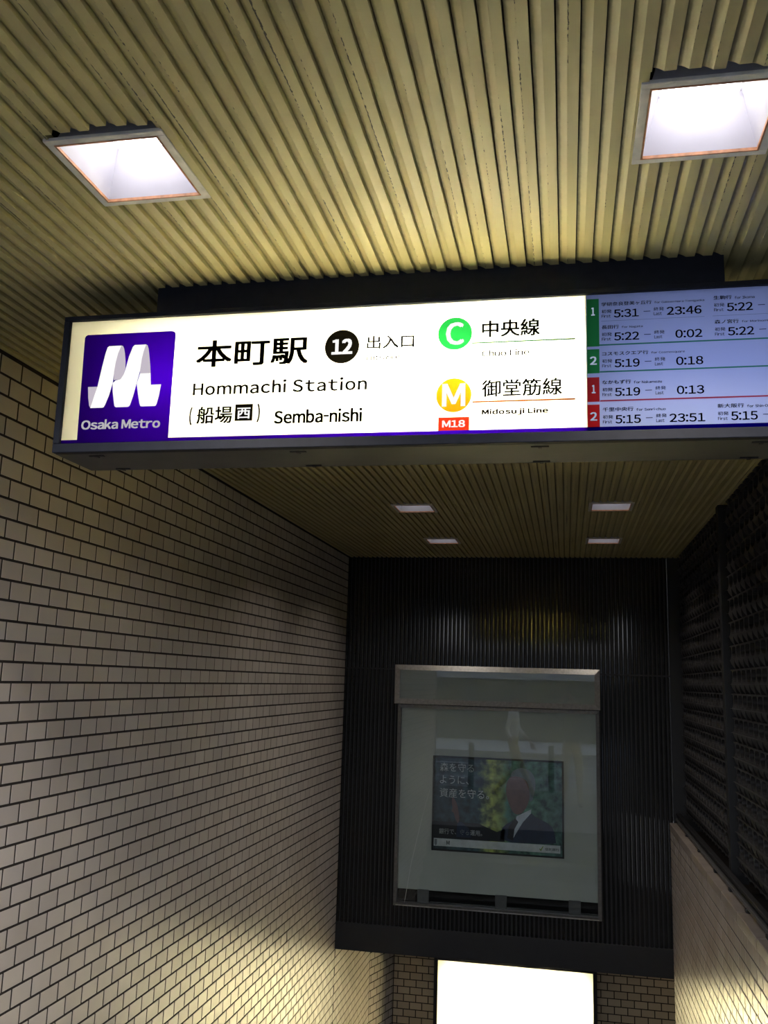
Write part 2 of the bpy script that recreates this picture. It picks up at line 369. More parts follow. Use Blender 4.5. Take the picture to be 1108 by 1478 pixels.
def letter(txt, box, y, mat, parent, bold=0., name='lettering', track=.085):
    x0, z0, x1, z1 = box; vs, fs = layout(txt, track)
    if not vs: return None
    ax, bx = min(v[0] for v in vs), max(v[0] for v in vs); ay, by = min(v[1] for v in vs), max(v[1] for v in vs)
    sx_, sz_ = (x1 - x0) / max(bx - ax, 1e-6), (z1 - z0) / max(by - ay, 1e-6)
    e = abs(bold) * sz_; V, F = [], []
    offs = [(0, 0)] if bold < .008 else [(-e, -e * .6), (e, -e * .6), (e, e * .6), (-e, e * .6), (0, 0)]
    sx_ = (x1 - x0 - 2 * e * (len(offs) > 1)) / max(bx - ax, 1e-6); sz_ = (z1 - z0 - 1.2 * e * (len(offs) > 1)) / max(by - ay, 1e-6)
    ox, oz = (x0 + e, z0 + .6 * e) if len(offs) > 1 else (x0, z0)
    for i, (dx, dz) in enumerate(offs):
        k = len(V); V += [(ox + (a - ax) * sx_ + dx, y + .00006 * i, oz + (b - ay) * sz_ + dz) for a, b in vs]; F += [tuple(j + k for j in f) for f in fs]
    me = bpy.data.meshes.new(name); me.from_pydata(V, [], F); me.materials.append(mat)
    o = bpy.data.objects.new(name, me); COL.objects.link(o); o.parent = parent; return o
def poly(pts, y, mat, parent, name):
    me = bpy.data.meshes.new(name); me.from_pydata([(x, y, z) for x, z in pts], [], [tuple(range(len(pts)))]); me.materials.append(mat)
    bm = bmesh.new(); bm.from_mesh(me); bmesh.ops.triangulate(bm, faces=bm.faces); bm.to_mesh(me); bm.free()
    o = bpy.data.objects.new(name, me); COL.objects.link(o); o.parent = parent; return o
def rect(x0, z0, x1, z1): return [(x0, z0), (x1, z0), (x1, z1), (x0, z1)]
def disc(cx, cz, r, n=48): return [(cx + r * math.cos(i * 2 * math.pi / n), cz + r * math.sin(i * 2 * math.pi / n)) for i in range(n)]
def smooth_poly(pts, it=2, keep=()):
    for _ in range(it):
        q = []
        for i in range(len(pts)):
            a, b = Vector(pts[i]), Vector(pts[(i + 1) % len(pts)]); q += [tuple(a * .8 + b * .2), tuple(a * .2 + b * .8)]
        pts = q
    return pts

# ---------------------------------------------------------------- the illuminated sign
SY = 2.149; sX0, sX1, sZ0, sZ1, sYb = -1.345, .645, .572, .957, 2.35
pX0, pX1, pZ0, pZ1, pXd = -1.327, .626, .597, .944, .054
sign = empty('station_sign', (0, 0, 0), label='long backlit station name sign with timetable, hung from the strip ceiling', category='sign')
h = MB()
h.box(sX0, sX1, 2.138, 2.160, pZ1, sZ1, .002); h.box(sX0, sX1, 2.138, 2.160, sZ0, pZ0, .002)
h.box(sX0, pX0, 2.138, 2.160, pZ0, pZ1, .002); h.box(pX1, sX1, 2.138, 2.160, pZ0, pZ1, .002)
h.build('frame', NAVY, sign)
h = MB(); t = .006
h.box(sX0, sX1, 2.160, sYb, sZ1 - t, sZ1); h.box(sX0, sX1, 2.160, sYb, sZ0, sZ0 + t); h.box(sX0, sX0 + t, 2.160, sYb, sZ0 + t, sZ1 - t); h.box(sX1 - t, sX1, 2.160, sYb, sZ0 + t, sZ1 - t)
h.build('housing', plain('sign_housing', (.06, .058, .055), .5, noise=.15, scale=12), sign)
# inner white liner and divider
li = MB(); li.box(sX0 + t, sX1 - t, 2.165, 2.336, sZ1 - t - .002, sZ1 - t); li.box(sX0 + t, sX1 - t, 2.165, 2.336, sZ0 + t, sZ0 + t + .002)
li.box(sX0 + t, sX0 + t + .002, 2.165, 2.336, sZ0 + t, sZ1 - t); li.box(sX1 - t - .002, sX1 - t, 2.165, 2.336, sZ0 + t, sZ1 - t); li.box(pXd - .002, pXd + .002, 2.152, 2.336, sZ0 + t, sZ1 - t)
li.build('liner', plain('liner_white', (.6, .6, .55), .6, noise=.02), sign)
face = MB().box(pX0, pXd, SY, SY + .003, pZ0, pZ1).build('name_panel', opal('opal_acrylic', (.98, .95, .82), (.7, .7, .66), .9), sign)
face['label'] = 'cream white backlit panel with the station name'
ttp = MB().box(pXd, pX1, SY, SY + .003, pZ0, pZ1).build('timetable_panel', opal('opal_acrylic_blue', (.70, .75, .98), (.34, .39, .52), .6), sign)
ttp['label'] = 'bluish panel printed with first and last train times'
MB().box(sX0 + .008, sX1 - .008, 2.338, 2.342, sZ0 + .012, sZ1 - .012).build('rear_panel', opal('opal_acrylic_rear', (.72, .64, .28), (.25, .25, .2), .8), sign)
TB = emit('fluorescent_tube', (1., .975, .86), TUBE)
MB().cyl((-1.17, 2.248, .775), (-.62, 2.248, .775), .013, 12).build('tube', emit('aged_fluorescent_tube', (1., .96, .80), TUBE * .42), sign, smooth=True)
MB().cyl((-.58, 2.248, .775), (.00, 2.248, .775), .013, 12).build('tube', TB, sign, smooth=True)
MB().cyl((.10, 2.305, .76), (.61, 2.305, .73), .013, 12).build('tube', emit('weak_tube', (.62, .70, 1.), TUBE_BLUE), sign, smooth=True)
for lx in (-1.235, -.672, -.059, .45):
    for ly in (2.180, 2.330):
        l_ = MB(); l_.box(lx - .022, lx + .022, ly - .004, ly + .004, sZ0 - .003, sZ0 + .0, .001); l_.box(lx - .005, lx + .005, ly - .008, ly + .008, sZ0 - .005, sZ0 - .002, .001)
        l_.build('latch', BLACKS, sign)
MB().box(sX0 + .003, sX1 - .003, 2.1395, 2.1445, sZ0 + .003, sZ0 + .006).build('drip_edge', ALUD, sign)
# hanger plate between ceiling and sign
MB().box(-1.08, .379, 2.147, 2.300, sZ1, ZC + .018, .003).build('sign_hanger', NAVY, label='dark blue steel box joining the long sign to the ceiling', category='bracket')

F0, F1, F2 = SY - .0008, SY - .0016, SY - .0024
BLUE = film('blue_film', (.0095, .0002, .14), 1.7); BLK = film('black_film', (.007, .006, .004)); DK = film('dark_text_film', (.022, .015, .009)); GRY = film('glare_washed_film', (.05, .05, .055), .25)  # last film is paler, imitating glare that washes out the small text
BLKT = film('timetable_ink', (.05, .06, .13), 1.); GRNF = film('green_film', (.010, .24, .045), .62); YELF = film('yellow_film', (.52, .165, .004), .62); REDF = film('red_film', (.36, .018, .007), .8)
ORGF = film('orange_film', (.42, .10, .006), .25); GRNL = film('pale_green_film', (.03, .14, .05), .30)
WHT = emit('white_print', (1., .99, .96), 1.05); WHG = emit('dim_white_print', (.74, .72, .76), .62); LIL = emit('lilac_print', (.78, .70, .80), .72)  # emission stands in for local backlight showing through the print
poly(rect(pX0, pZ0, pXd, pZ0 + .0115), F0, BLUE, face, 'blue_band')
sq = [(-1.2802, pZ0 + .0115), (-1.2843, .88), (-1.2843, .8965), (-1.2815, .9015), (-1.2765, .9045), (-1.0330, .9045), (-1.0250, .9028), (-1.0205, .8990), (-1.0190, .8910), (-1.0190, pZ0 + .0115)]
poly(sq, F0, BLUE, face, 'logo_ground')
tr1 = [(-1.2127, .8693), (-1.1736, .8693), (-1.1805, .8500), (-1.1865, .8219), (-1.1885, .7990), (-1.1895, .7650), (-1.1976, .7294), (-1.2067, .7035), (-1.2098, .6973), (-1.2140, .6958), (-1.2497, .6958), (-1.2337, .7559), (-1.2240, .8250), (-1.2175, .8560)]
tr1 = [(-1.2140, .8660), (-1.2090, .8693), (-1.1736, .8693), (-1.1815, .8480), (-1.1865, .8219), (-1.1885, .7950), (-1.1899, .7640), (-1.1976, .7294), (-1.2067, .7035), (-1.2098, .6973), (-1.2140, .6958), (-1.2497, .6958), (-1.2400, .7330), (-1.2337, .7559), (-1.2250, .8120), (-1.2185, .8490)]
sh1 = [(-1.1736, .8693), (-1.1690, .8680), (-1.1650, .8600), (-1.1612, .8450), (-1.1580, .8250), (-1.1565, .8050), (-1.1600, .7870), (-1.1680, .7740), (-1.1875, .7720), (-1.1890, .7950), (-1.1865, .8219), (-1.1815, .8480)]
tr2 = [(-1.1400, .8640), (-1.1350, .8693), (-1.1021, .8693), (-1.1075, .8500), (-1.1110, .8301), (-1.1135, .7950), (-1.1215, .7547), (-1.1273, .7260), (-1.1340, .7020), (-1.1366, .6973), (-1.1410, .6958), (-1.1742, .6958), (-1.1785, .6980), (-1.1807, .7050), (-1.1880, .7400), (-1.1899, .7640), (-1.1820, .7711), (-1.1680, .7740), (-1.1600, .7870), (-1.1550, .8060), (-1.1490, .8370)]
sh2 = [(-1.1021, .8693), (-1.0975, .8670), (-1.0935, .8560), (-1.0895, .8350), (-1.0851, .8093), (-1.0825, .7880), (-1.1128, .7880), (-1.1135, .7950), (-1.1110, .8301), (-1.1075, .8500)]
tr3 = [(-1.1128, .7880), (-1.0825, .7880), (-1.0790, .7553), (-1.0498, .7553), (-1.0535, .7240), (-1.0580, .7025), (-1.0605, .6968), (-1.0640, .6958), (-1.1000, .6958), (-1.1045, .6970), (-1.1075, .7040), (-1.1140, .7300), (-1.1200, .7600)]
lt = [(-1.2615, .7553), (-1.2340, .7553), (-1.2400, .7330), (-1.2497, .6975), (-1.2530, .7020), (-1.2580, .7250)]
for p_, m_, n_ in ((tr1, WHT, 'logo_ribbon'), (tr2, WHT, 'logo_ribbon'), (tr3, WHT, 'logo_ribbon'), (sh1, LIL, 'logo_fold'), (sh2, LIL, 'logo_fold'), (lt, LIL, 'logo_fold')): poly(p_, F1, m_, face, n_)
letter('Osaka Metro', (-1.271, .636, -1.044, .6634), F1, WHG, face, .035)
letter('本町駅', (-.9564, .7975, -.6479, .8725), F0, BLK, face, .026)
poly(disc(-.5587, .8388, .0455), F0, BLK, face, 'number_disc'); letter('12', (-.5860, .8180, -.5310, .8595), F1, WHT, face, .045)
letter('出入口', (-.4937, .829, -.3708, .8645), F0, DK, face, .018)
letter('Entrance', (-.4927, .799, -.407, .8125), F0, GRY, face, .03)
letter('Hommachi Station', (-.9587, .7210, -.4895, .757), F0, DK, face, .026, track=.17)
letter('（', (-.9640, .6400, -.9560, .6900), F0, BLK, face, .02); letter('船場', (-.943, .6435, -.845, .690), F0, BLK, face, .022); letter('）', (-.7780, .6430, -.7700, .6940), F0, BLK, face, .02)
poly(rect(-.838, .6485, -.790, .6935), F0, BLK, face, 'name_square'); letter('西', (-.832, .654, -.796, .6835), F1, WHT, face, .02)
letter('Semba-nishi', (-.7313, .6378, -.4993, .6745), F0, BLK, face, .030, track=.12)
poly(disc(-.2675, .8600, .0430), F0, GRNF, face, 'line_badge'); letter('C', (-.2905, .8300, -.2445, .8900), F1, WHT, face, .03)
letter('中央線', (-.2006, .846, -.0574, .891), F0, BLK, face, .024)
poly([(-.225, .8310), (.0275, .8310), (.0275, .8348), (-.225, .8348)], F0, GRNL, face, 'line_stripe')
letter('Chuo Line', (-.2002, .7963, -.0828, .8128), F0, GRY, face, .03)
poly(disc(-.2685, .6990, .0440), F0, YELF, face, 'line_badge'); letter('M', (-.2975, .6700, -.2395, .7290), F1, WHT, face, .03)
letter('御堂筋線', (-.1992, .6915, -.0047, .7355), F0, BLK, face, .018)
poly([(-.222, .6778), (.0261, .6778), (.0261, .6820), (-.222, .6820)], F0, ORGF, face, 'line_stripe')
letter('Midosuji Line', (-.1988, .6435, -.0381, .6607), F0, BLK, face, .065, track=.16)
poly(rect(-.306, .6085, -.2293, .6425), F0, REDF, face, 'station_number_plate'); letter('M18', (-.2960, .6165, -.2395, .6345), F1, WHT, face, .035)
# timetable
G = film('timetable_green', (.08, .55, .10), 1.); RR = film('timetable_red', (.95, .08, .05), 1.); GL = film('timetable_green_rule', (.10, .42, .22), 1.); RL = film('timetable_red_rule', (.75, .10, .12), 1.); TL = film('timetable_hairline', (.45, .5, .55), 1.)
WT = emit('pale_blue_print', (.50, .62, .80), .62)  # emission stands in for backlight through the platform numerals
poly(rect(pXd, pZ0, pX1, pZ0 + .0115), F0, BLUE, ttp, 'blue_band')
for (x0, z0, x1, z1), m_, d_ in (((.0555, .8105, .0845, .9330), G, ('1', .890, .911)), ((.0555, .7425, .0840, .8035), G, ('2', .764, .785)), ((.0548, .6710, .0832, .7325), RR, ('1', .692, .713)), ((.0545, .6073, .0828, .6640), RR, ('2', .624, .645))):
    poly(rect(x0, z0, x1, z1), F0, m_, ttp, 'platform_block'); letter(d_[0], ((x0 + x1) / 2 - (.004 if d_[0] == '1' else .008), d_[1], (x0 + x1) / 2 + (.005 if d_[0] == '1' else .008), d_[2]), F1, WT, ttp, .03)
for z, m_ in ((.8135, GL), (.7455, GL), (.6728, RL)): poly(rect(.0845, z - .0018, pX1 - .004, z + .0018), F0, m_, ttp, 'rule')
for a, b in ((.0895, .3293), (.3475, .60)): poly(rect(a, .8742, b, .8752), F0, TL, ttp, 'rule')
def entry(x, z, dest, en, dw, ew, first, last):
    """one timetable entry; x, z = lower left corner of the big figures row"""
    letter(dest, (x, z + .0305, x + dw, z + .0405), F0, BLKT, ttp, .02); letter(en, (x + dw + .0065, z + .0300, x + dw + .0065 + ew, z + .0368), F0, BLKT, ttp, .015)
    letter('初発', (x, z + .0125, x + .024, z + .0215), F0, BLKT, ttp, .01); letter('First', (x, z + .0010, x + .0215, z + .0090), F0, BLKT, ttp, .01)
    letter(first, (x + .029, z, x + .0875, z + .0208), F0, BLKT, ttp, .022)
    poly(rect(x + .099, z + .0115, x + .1145, z + .0132), F0, BLKT, ttp, 'dash')
    if last:
        letter('終発', (x + .1225, z + .0125, x + .1465, z + .0215), F0, BLKT, ttp, .01); letter('Last', (x + .1225, z + .0010, x + .1410, z + .0090), F0, BLKT, ttp, .01)
        letter(last, (x + (.1525 if len(last) > 4 else .1710), z, x + .2325, z + .0208), F0, BLKT, ttp, .022)
entry(.0907, .8825, '学研奈良登美ヶ丘行', 'for Gakken-Nara-Tomigaoka', .118, .115, '5:31', '23:46')
entry(.0905, .8235, '長田行', 'for Nagata', .0405, .0493, '5:22', '0:02')
entry(.0903, .7555, 'コスモスクエア行', 'for Cosmosquare', .108, .077, '5:19', '0:18')
entry(.0900, .6835, 'なかもず行', 'for Nakamozu', .0665, .0645, '5:19', '0:13')
entry(.0900, .6155, '千里中央行', 'for Senri-chuo', .071, .067, '5:15', '23:51')
entry(.3515, .8850, '生駒行', 'for Ikoma', .041, .0447, '5:22', None)
entry(.3516, .8240, '森ノ宮行', 'for Morinomiya', .0543, .070, '5:22', None)
entry(.3508, .6165, '新大阪行', 'for Shin-Osaka', .0584, .066, '5:15', None)

# ---------------------------------------------------------------- light box at the foot of the stairs
LY = 9.27; lx0, lx1, lz0, lz1 = -1.225, .222, -4.25, -2.615
lb = empty('light_box', (0, 0, 0), label='glowing white blank light box on the tiled wall below the dark ribbed wall', category='light box')
h = MB(); h.box(lx0 - .035, lx0, LY - .02, YB - .008, lz0 - .035, lz1 + .035, .003); h.box(lx1, lx1 + .035, LY - .02, YB - .008, lz0 - .035, lz1 + .035, .003)
h.box(lx0, lx1, LY - .02, YB - .008, lz1, lz1 + .035, .003); h.box(lx0, lx1, LY - .02, YB - .008, lz0 - .035, lz0, .003)
h.build('frame', BLACKS, lb)
MB().box(lx0, lx1, YB - .012, YB - .008, lz0, lz1).build('back_plate', plain('liner_white_2', (.8, .8, .76), .6, noise=.02), lb)
MB().box(lx0, lx1, LY, LY + .003, lz0, lz1).build('front_panel', opal('opal_acrylic_low', (.98, .93, .76), (.7, .7, .6), .9), lb)
TBL = emit('fluorescent_tube_low', (1., .95, .78), TUBE_LOW); tb = MB()
for k in range(5):
    xx = lx0 + .16 + k * (lx1 - lx0 - .32) / 4; tb.cyl((xx, LY + .075, lz0 + .08), (xx, LY + .075, lz1 - .06), .014, 10)
tb.build('tube', TBL, lb, smooth=True)

# ---------------------------------------------------------------- glazed poster case on the ribbed wall
case = empty('poster_case', (0, 0, 0), label='aluminium framed glass showcase with a stepped header, hung on the dark ribbed wall', category='showcase')
def ring(x0, x1, z0, z1, wd, y0, y1, mat, parent, name, step=.0):
    """four mitred frame members, each a part"""
    o = [(x0, z0), (x1, z0), (x1, z1), (x0, z1)]; i_ = [(x0 + wd, z0 + wd), (x1 - wd, z0 + wd), (x1 - wd, z1 - wd), (x0 + wd, z1 - wd)]
    for k in range(4):
        a, b, c, d = o[k], o[(k + 1) % 4], i_[(k + 1) % 4], i_[k]
        mb = MB(); mb.add([(a[0], y0 + step, a[1]), (b[0], y0 + step, b[1]), (c[0], y0, c[1]), (d[0], y0, d[1]), (a[0], y1, a[1]), (b[0], y1, b[1]), (c[0], y1, c[1]), (d[0], y1, d[1])],
                          [(0, 1, 2, 3), (4, 5, 6, 7), (0, 1, 5, 4), (1, 2, 6, 5), (2, 3, 7, 6), (3, 0, 4, 7)])
        mb.build(name, mat, parent)
hx0, hx1, hz0, hz1 = -1.378, .258, -.184, .129
ring(hx0, hx1, hz0, hz1, .042, 7.436, 7.53, ALU, case, 'header_frame', .012)
MB().box(hx0 + .04, hx1 - .04, 7.47, 7.475, hz0 + .04, hz1 - .04).build('header_panel', BOARD, case)
MB().box(hx0 + .04, hx1 - .04, 7.446, 7.449, hz0 + .04, hz1 - .04).build('header_glass', GLASS, case)
cx0, cx1, cz0, cz1 = -1.352, .250, -1.740, -.190
ring(cx0, cx1, cz0, cz1, .026, 7.470, 7.53, ALUD, case, 'case_frame', .006)
MB().box(cx0 + .024, cx1 - .024, 7.520, 7.526, cz0 + .12, cz1 - .02).build('back_board', BOARD, case)
MB().box(cx0 + .024, cx1 - .024, 7.527, 7.530, cz0 + .02, cz0 + .13).build('bottom_slot', BLACK, case)
for tx in (-1.12, -.51, .05): MB().box(tx - .045, tx + .045, 7.505, 7.520, cz0 + .026, cz0 + .125, .002).build('support_tab', plain('tab_grey', (.12, .12, .12), .6), case)
MB().box(cx0 + .024, cx1 - .024, 7.478, 7.481, cz0 + .024, cz1 - .02).build('case_glass', GLASS, case)
MB().box(cx0 + .02, cx1 - .02, 7.474, 7.530, cz0 + .003, cz0 + .016).build('bottom_sill', ALU, case)
SCR = plain('glass_scratch', (.75, .75, .72), .5)
sc_ = MB(); pts = [(-1.0765, -.851), (-1.105, -.95), (-1.135, -1.07), (-1.165, -1.20), (-1.190, -1.31), (-1.215, -1.42), (-1.235, -1.55), (-1.262, -1.715)]
for (a, b), (c, d) in zip(pts, pts[1:]):
    ww = .0008 if b > -1.0 else .0012; sc_.add([(a - ww, 7.4776, b), (a + ww, 7.4776, b), (c + ww, 7.4776, d), (c - ww, 7.4776, d)], [(0, 1, 2, 3)])
sc_.build('scratch', SCR, case)
# the poster itself, standing on the board
PX0, PX1, PZ0, PZ1 = -1.045, -.040, -1.300, -.600
def poster_mat():
    m, n, l, p = new_mat('poster_print')
    g = n.new('ShaderNodeNewGeometry'); s = n.new('ShaderNodeSeparateXYZ'); l.new(g.outputs['Position'], s.inputs[0])
    u = n.new('ShaderNodeMapRange'); u.inputs['From Min'].default_value = PX0; u.inputs['From Max'].default_value = PX1; l.new(s.outputs['X'], u.inputs['Value'])
    nz = n.new('ShaderNodeTexNoise'); nz.inputs['Scale'].default_value = 16; nz.inputs['Detail'].default_value = 6; l.new(g.outputs['Position'], nz.inputs['Vector'])
    nz2 = n.new('ShaderNodeTexVoronoi'); nz2.inputs['Scale'].default_value = 13; l.new(g.outputs['Position'], nz2.inputs['Vector'])
    col = n.new('ShaderNodeValToRGB'); e = col.color_ramp.elements; e[0].position = 0; e[0].color = (.022, .04, .05, 1); e[1].position = 1; e[1].color = (.06, .13, .13, 1)
    for ps, c in ((.36, (.025, .06, .08)), (.47, (.30, .34, .08)), (.53, (.20, .26, .08)), (.60, (.045, .13, .11)), (.75, (.07, .17, .13))):
        k = e.new(ps); k.color = (*c, 1)
    ad = n.new('ShaderNodeMath'); ad.operation = 'MULTIPLY_ADD'; ad.inputs[1].default_value = .16; l.new(nz.outputs['Fac'], ad.inputs[0]); l.new(u.outputs[0], ad.inputs[2])
    sb = n.new('ShaderNodeMath'); sb.operation = 'SUBTRACT'; sb.inputs[1].default_value = .08; l.new(ad.outputs[0], sb.inputs[0]); l.new(sb.outputs[0], col.inputs[0])
    r = n.new('ShaderNodeValToRGB'); r.color_ramp.elements[0].position = .38; r.color_ramp.elements[0].color = (.35, .4, .45, 1); r.color_ramp.elements[1].position = .68; r.color_ramp.elements[1].color = (2.4, 2.4, 2.2, 1)
    l.new(nz.outputs['Fac'], r.inputs[0])
    mx = n.new('ShaderNodeMix'); mx.data_type = 'RGBA'; mx.blend_type = 'MULTIPLY'; mx.inputs['Factor'].default_value = 1; l.new(col.outputs[0], mx.inputs['A']); l.new(r.outputs[0], mx.inputs['B'])
    l.new(mx.outputs['Result'], p.inputs['Base Color']); p.inputs['Roughness'].default_value = .5
    return m
post = empty('poster', (0, 0, 0), label='dark green and navy bank poster with a suited man, inside the glass showcase', category='poster')
MB().box(PX0 - .014, PX1 + .014, 7.500, 7.519, PZ0 - .014, PZ1 + .014, .002).build('poster_frame', BLACKS, post)
sheet = MB().box(PX0, PX1, 7.4985, 7.4998, PZ0, PZ1).build('printed_sheet', poster_mat(), post)
def uv(pts): return [(PX0 + u * (PX1 - PX0), PZ1 - v * (PZ1 - PZ0)) for u, v in pts]
def flat(name, col): return plain(name, col, .5, noise=.12, scale=25)
SUIT = flat('print_navy_suit', (.02, .035, .08)); SKIN = flat('print_skin', (.20, .105, .095)); HAIR = flat('print_hair', (.22, .27, .30)); SHIRT = flat('print_shirt', (.6, .66, .72)); DKP = flat('print_dark', (.008, .012, .02)); PRW = flat('print_white', (.62, .66, .68))
y1, y2, y3 = 7.4980, 7.4976, 7.4972
poly(uv([(.0, .70), (.35, .70), (.50, .78), (.56, .74), (.56, .88), (0, .88)]), y1, DKP, sheet, 'printed_shadow')
poly(uv(smooth_poly([(.52, .88), (.535, .74), (.58, .68), (.66, .63), (.70, .60), (.76, .55), (.80, .60), (.88, .645), (.925, .69), (.945, .78), (.955, .88)], 1)), y1, SUIT, sheet, 'printed_suit')
poly(uv([(.650, .60), (.765, .515), (.762, .56), (.70, .66), (.64, .80), (.625, .84), (.635, .72)]), y2, SHIRT, sheet, 'printed_collar')
poly(uv([(.580, .84), (.590, .72), (.640, .62), (.665, .66), (.635, .74), (.625, .86)]), y3, DKP, sheet, 'printed_tie')
poly(uv(smooth_poly([(.575, .24), (.60, .17), (.66, .15), (.72, .18), (.75, .27), (.755, .38), (.735, .48), (.70, .555), (.655, .585), (.62, .555), (.59, .47), (.572, .38), (.568, .31)], 2)), y2, SKIN, sheet, 'printed_head')
poly(uv(smooth_poly([(.60, .18), (.62, .11), (.68, .07), (.75, .09), (.79, .16), (.80, .26), (.775, .42), (.752, .44), (.752, .32), (.735, .22), (.69, .175), (.64, .165)], 2)), y3, HAIR, sheet, 'printed_hair')
poly(uv(smooth_poly([(.145, .42), (.165, .45), (.185, .50), (.195, .57), (.205, .66), (.195, .72), (.170, .66), (.160, .60), (.140, .585), (.150, .54), (.142, .49)], 1)), y2, SKIN, sheet, 'printed_face')
poly(uv([(.19, .70), (.22, .69), (.28, .76), (.30, .86), (.18, .86)]), y2, SUIT, sheet, 'printed_suit')
poly(uv([(.004, .885), (.985, .885), (.985, .968), (.004, .968)]), y1, PRW, sheet, 'white_strip')
def uvbox(u0, v0, u1, v1): a = uv([(u0, v1), (u1, v0)]); return (a[0][0], a[0][1], a[1][0], a[1][1])
letter('森を守る', uvbox(.045, .055, .315, .150), y2, PRW, sheet, .006); letter('ように、', uvbox(.045, .195, .275, .285), y2, PRW, sheet, .006); letter('資産を守る。', uvbox(.045, .335, .435, .435), y2, PRW, sheet, .006)
letter('銀行で、守る運用。', uvbox(.045, .775, .385, .835), y2, PRW, sheet, .004)
letter('信託銀行', uvbox(.87, .915, .975, .945), y2, DKP, sheet, .01)
poly(uv([(.01, .895), (.03, .895), (.03, .95), (.02, .965), (.01, .95)]), y2, flat('print_grey', (.2, .22, .24)), sheet, 'printed_mark')
letter('M', uvbox(.105, .905, .13, .95), y2, DKP, sheet, .02)
poly(uv([(.828, .925), (.836, .935), (.852, .900), (.857, .903), (.838, .955), (.826, .935)]), y2, flat('print_lime', (.2, .3, .05)), sheet, 'printed_tick')

# ---------------------------------------------------------------- right side: coping, rails and lattice screen
COPM = plain('coping_tile', (.26, .22, .19), .45, noise=.15, scale=8)
joints = [1.9, 2.40, 2.86, 3.31, 3.76, 4.22, 4.672, 5.121, 5.60, 6.25, 6.85, YD - .05]
for a, b in zip(joints, joints[1:]):
    MB().box(XR - .006, XR + .078, a + .003, b - .003, ZL - .049, ZL, .004).build('coping_tile', COPM, wall_right)
XS = .872
SCRM = plain('screen_paint', (.032, .030, .030), .38, noise=.25, scale=14)
screens = []
rail = empty('screen_rail', (XR + .042, 1.9, ZL), label='low double metal rail along the coping under the lattice screen', category='rail')
MB().box(-.004, .035, 0, YD - 1.95, .016, .034, .003).build('rail_bar', ALUD, rail); MB().box(.004, .034, 0, YD - 1.95, .052, .070, .003).build('rail_bar', BLACKS, rail)
for j in joints[1:-1]: MB().box(-.008, .028, j - 1.9 - .02, j - 1.9 + .02, 0, .016, .002).build('rail_foot', BLACKS, rail)
CW, CH = .1255, .1275
def lattice_panel(y0, y1, z0, z1):
    mb = MB()
    def column(fn, zs, cy, th=.045):
        fr = []
        for z in zs:
            hw, dx = fn(z); fr.append((hw, dx, z))
        for (h1, d1, za), (h2, d2, zb) in zip(fr, fr[1:]):
            za_, zb_ = max(za + Z0, z0), max(zb + Z0, z0)
            if za_ > z1 or zb_ < z0 + 1e-5: continue
            mb.add([(XS + d1, cy - h1, za_), (XS + d1, cy + h1, za_), (XS + d2, cy + h2, zb_), (XS + d2, cy - h2, zb_),
                    (XS + d1 + th, cy - h1, za_), (XS + d1 + th, cy + h1, za_), (XS + d2 + th, cy + h2, zb_), (XS + d2 + th, cy - h2, zb_)],
                   [(0, 1, 2, 3), (0, 3, 7, 4), (1, 2, 6, 5), (0, 1, 5, 4), (3, 2, 6, 7)])
    ny = max(1, round((y1 - y0) / CW)); cw = (y1 - y0) / ny
    nz = int((z1 - z0) / CH) + 2
    kz = math.floor((z0 + .017) / CH) - 1
    for kk in range(kz, kz + nz + 1):
        Z0 = -.017 + kk * CH            # the flat bar at the foot of the pointed teeth
        # bar
        zb = Z0
        if z0 < zb < z1: mb.box(XS + .006, XS + .05, y0, y1, zb - .006, zb)
        def tcol(z):                     # inverted pointed column between the lens openings, below the bar: z from -.078 to -.006
            s = (-z - .006) / .072; lens = .5 * cw * .93 * max(0., math.sin(math.pi * min(1, .16 + s * .84))) ** .62
            if s <= 0.001: lens = 0
            return max(.0015, cw / 2 - lens), .006
        def tooth(z):                    # teeth hanging above the bar: z from .0 to .050
            s = z / .048; hw = cw / 2 * (max(0., min(1, .06 + .94 * s ** .75)))
            return max(.004, hw), -.016 * math.sin(min(1, s) * math.pi / 2) + .012
        for c in range(ny + 1):
            cy = y0 + c * cw
            if c < ny: column(tcol, [-.078, -.068, -.056, -.044, -.032, -.022, -.014, -.009, -.006], cy + cw / 2)
            if 0 < c < ny: column(tooth, [0, .006, .012, .020, .028, .038, .048], cy)
        if z0 < Z0 + .0485 < z1: # smooth band between teeth and the next lens row
            mb.add([(XS - .004, y0, Z0 + .048), (XS - .004, y1, Z0 + .048), (XS + .006, y1, Z0 + CH - .078), (XS + .006, y0, Z0 + CH - .078)], [(0, 1, 2, 3)])
            mb.add([(XS + .041, y0, Z0 + .048), (XS + .041, y1, Z0 + .048), (XS + .041, y1, Z0 + CH - .078), (XS + .041, y0, Z0 + CH - .078)], [(0, 1, 2, 3)])
    return mb
POSTS = [2.20, 3.75, 5.34, 6.93]
zlo, zhi = ZL + .075, ZC - .002
spans = [(2.24, 3.71), (3.79, 5.30), (5.38, 7.49)]
SL = ['nearest panel of the black lattice screen, cut by the right edge of the photo', 'black lattice screen panel at the right edge, just nearer than the dark post', 'farthest black lattice screen panel, between the post and the dark ribbed wall']
for (a, b), lab in zip(spans, SL):
    e = empty('lattice_screen', (XS, a, zlo), label=lab, category='screen', group='lattice screen panels')
    o = lattice_panel(a, b, zlo, zhi).build('lattice', SCRM, e, kind='stuff'); o.location = (-XS, -a, -zlo)
for i, y in enumerate((2.20, 3.75, 5.34)):
    MB().box(XS - .028, XS + .06, y - .035, y + .035, ZL + .001, ZC - .001, .003).build('screen_post', BLACKS, label=['dark steel post at the street end of the lattice screen', 'dark steel post between the nearer lattice panels', 'dark steel post dividing the lattice screen near the right edge'][i], category='post')
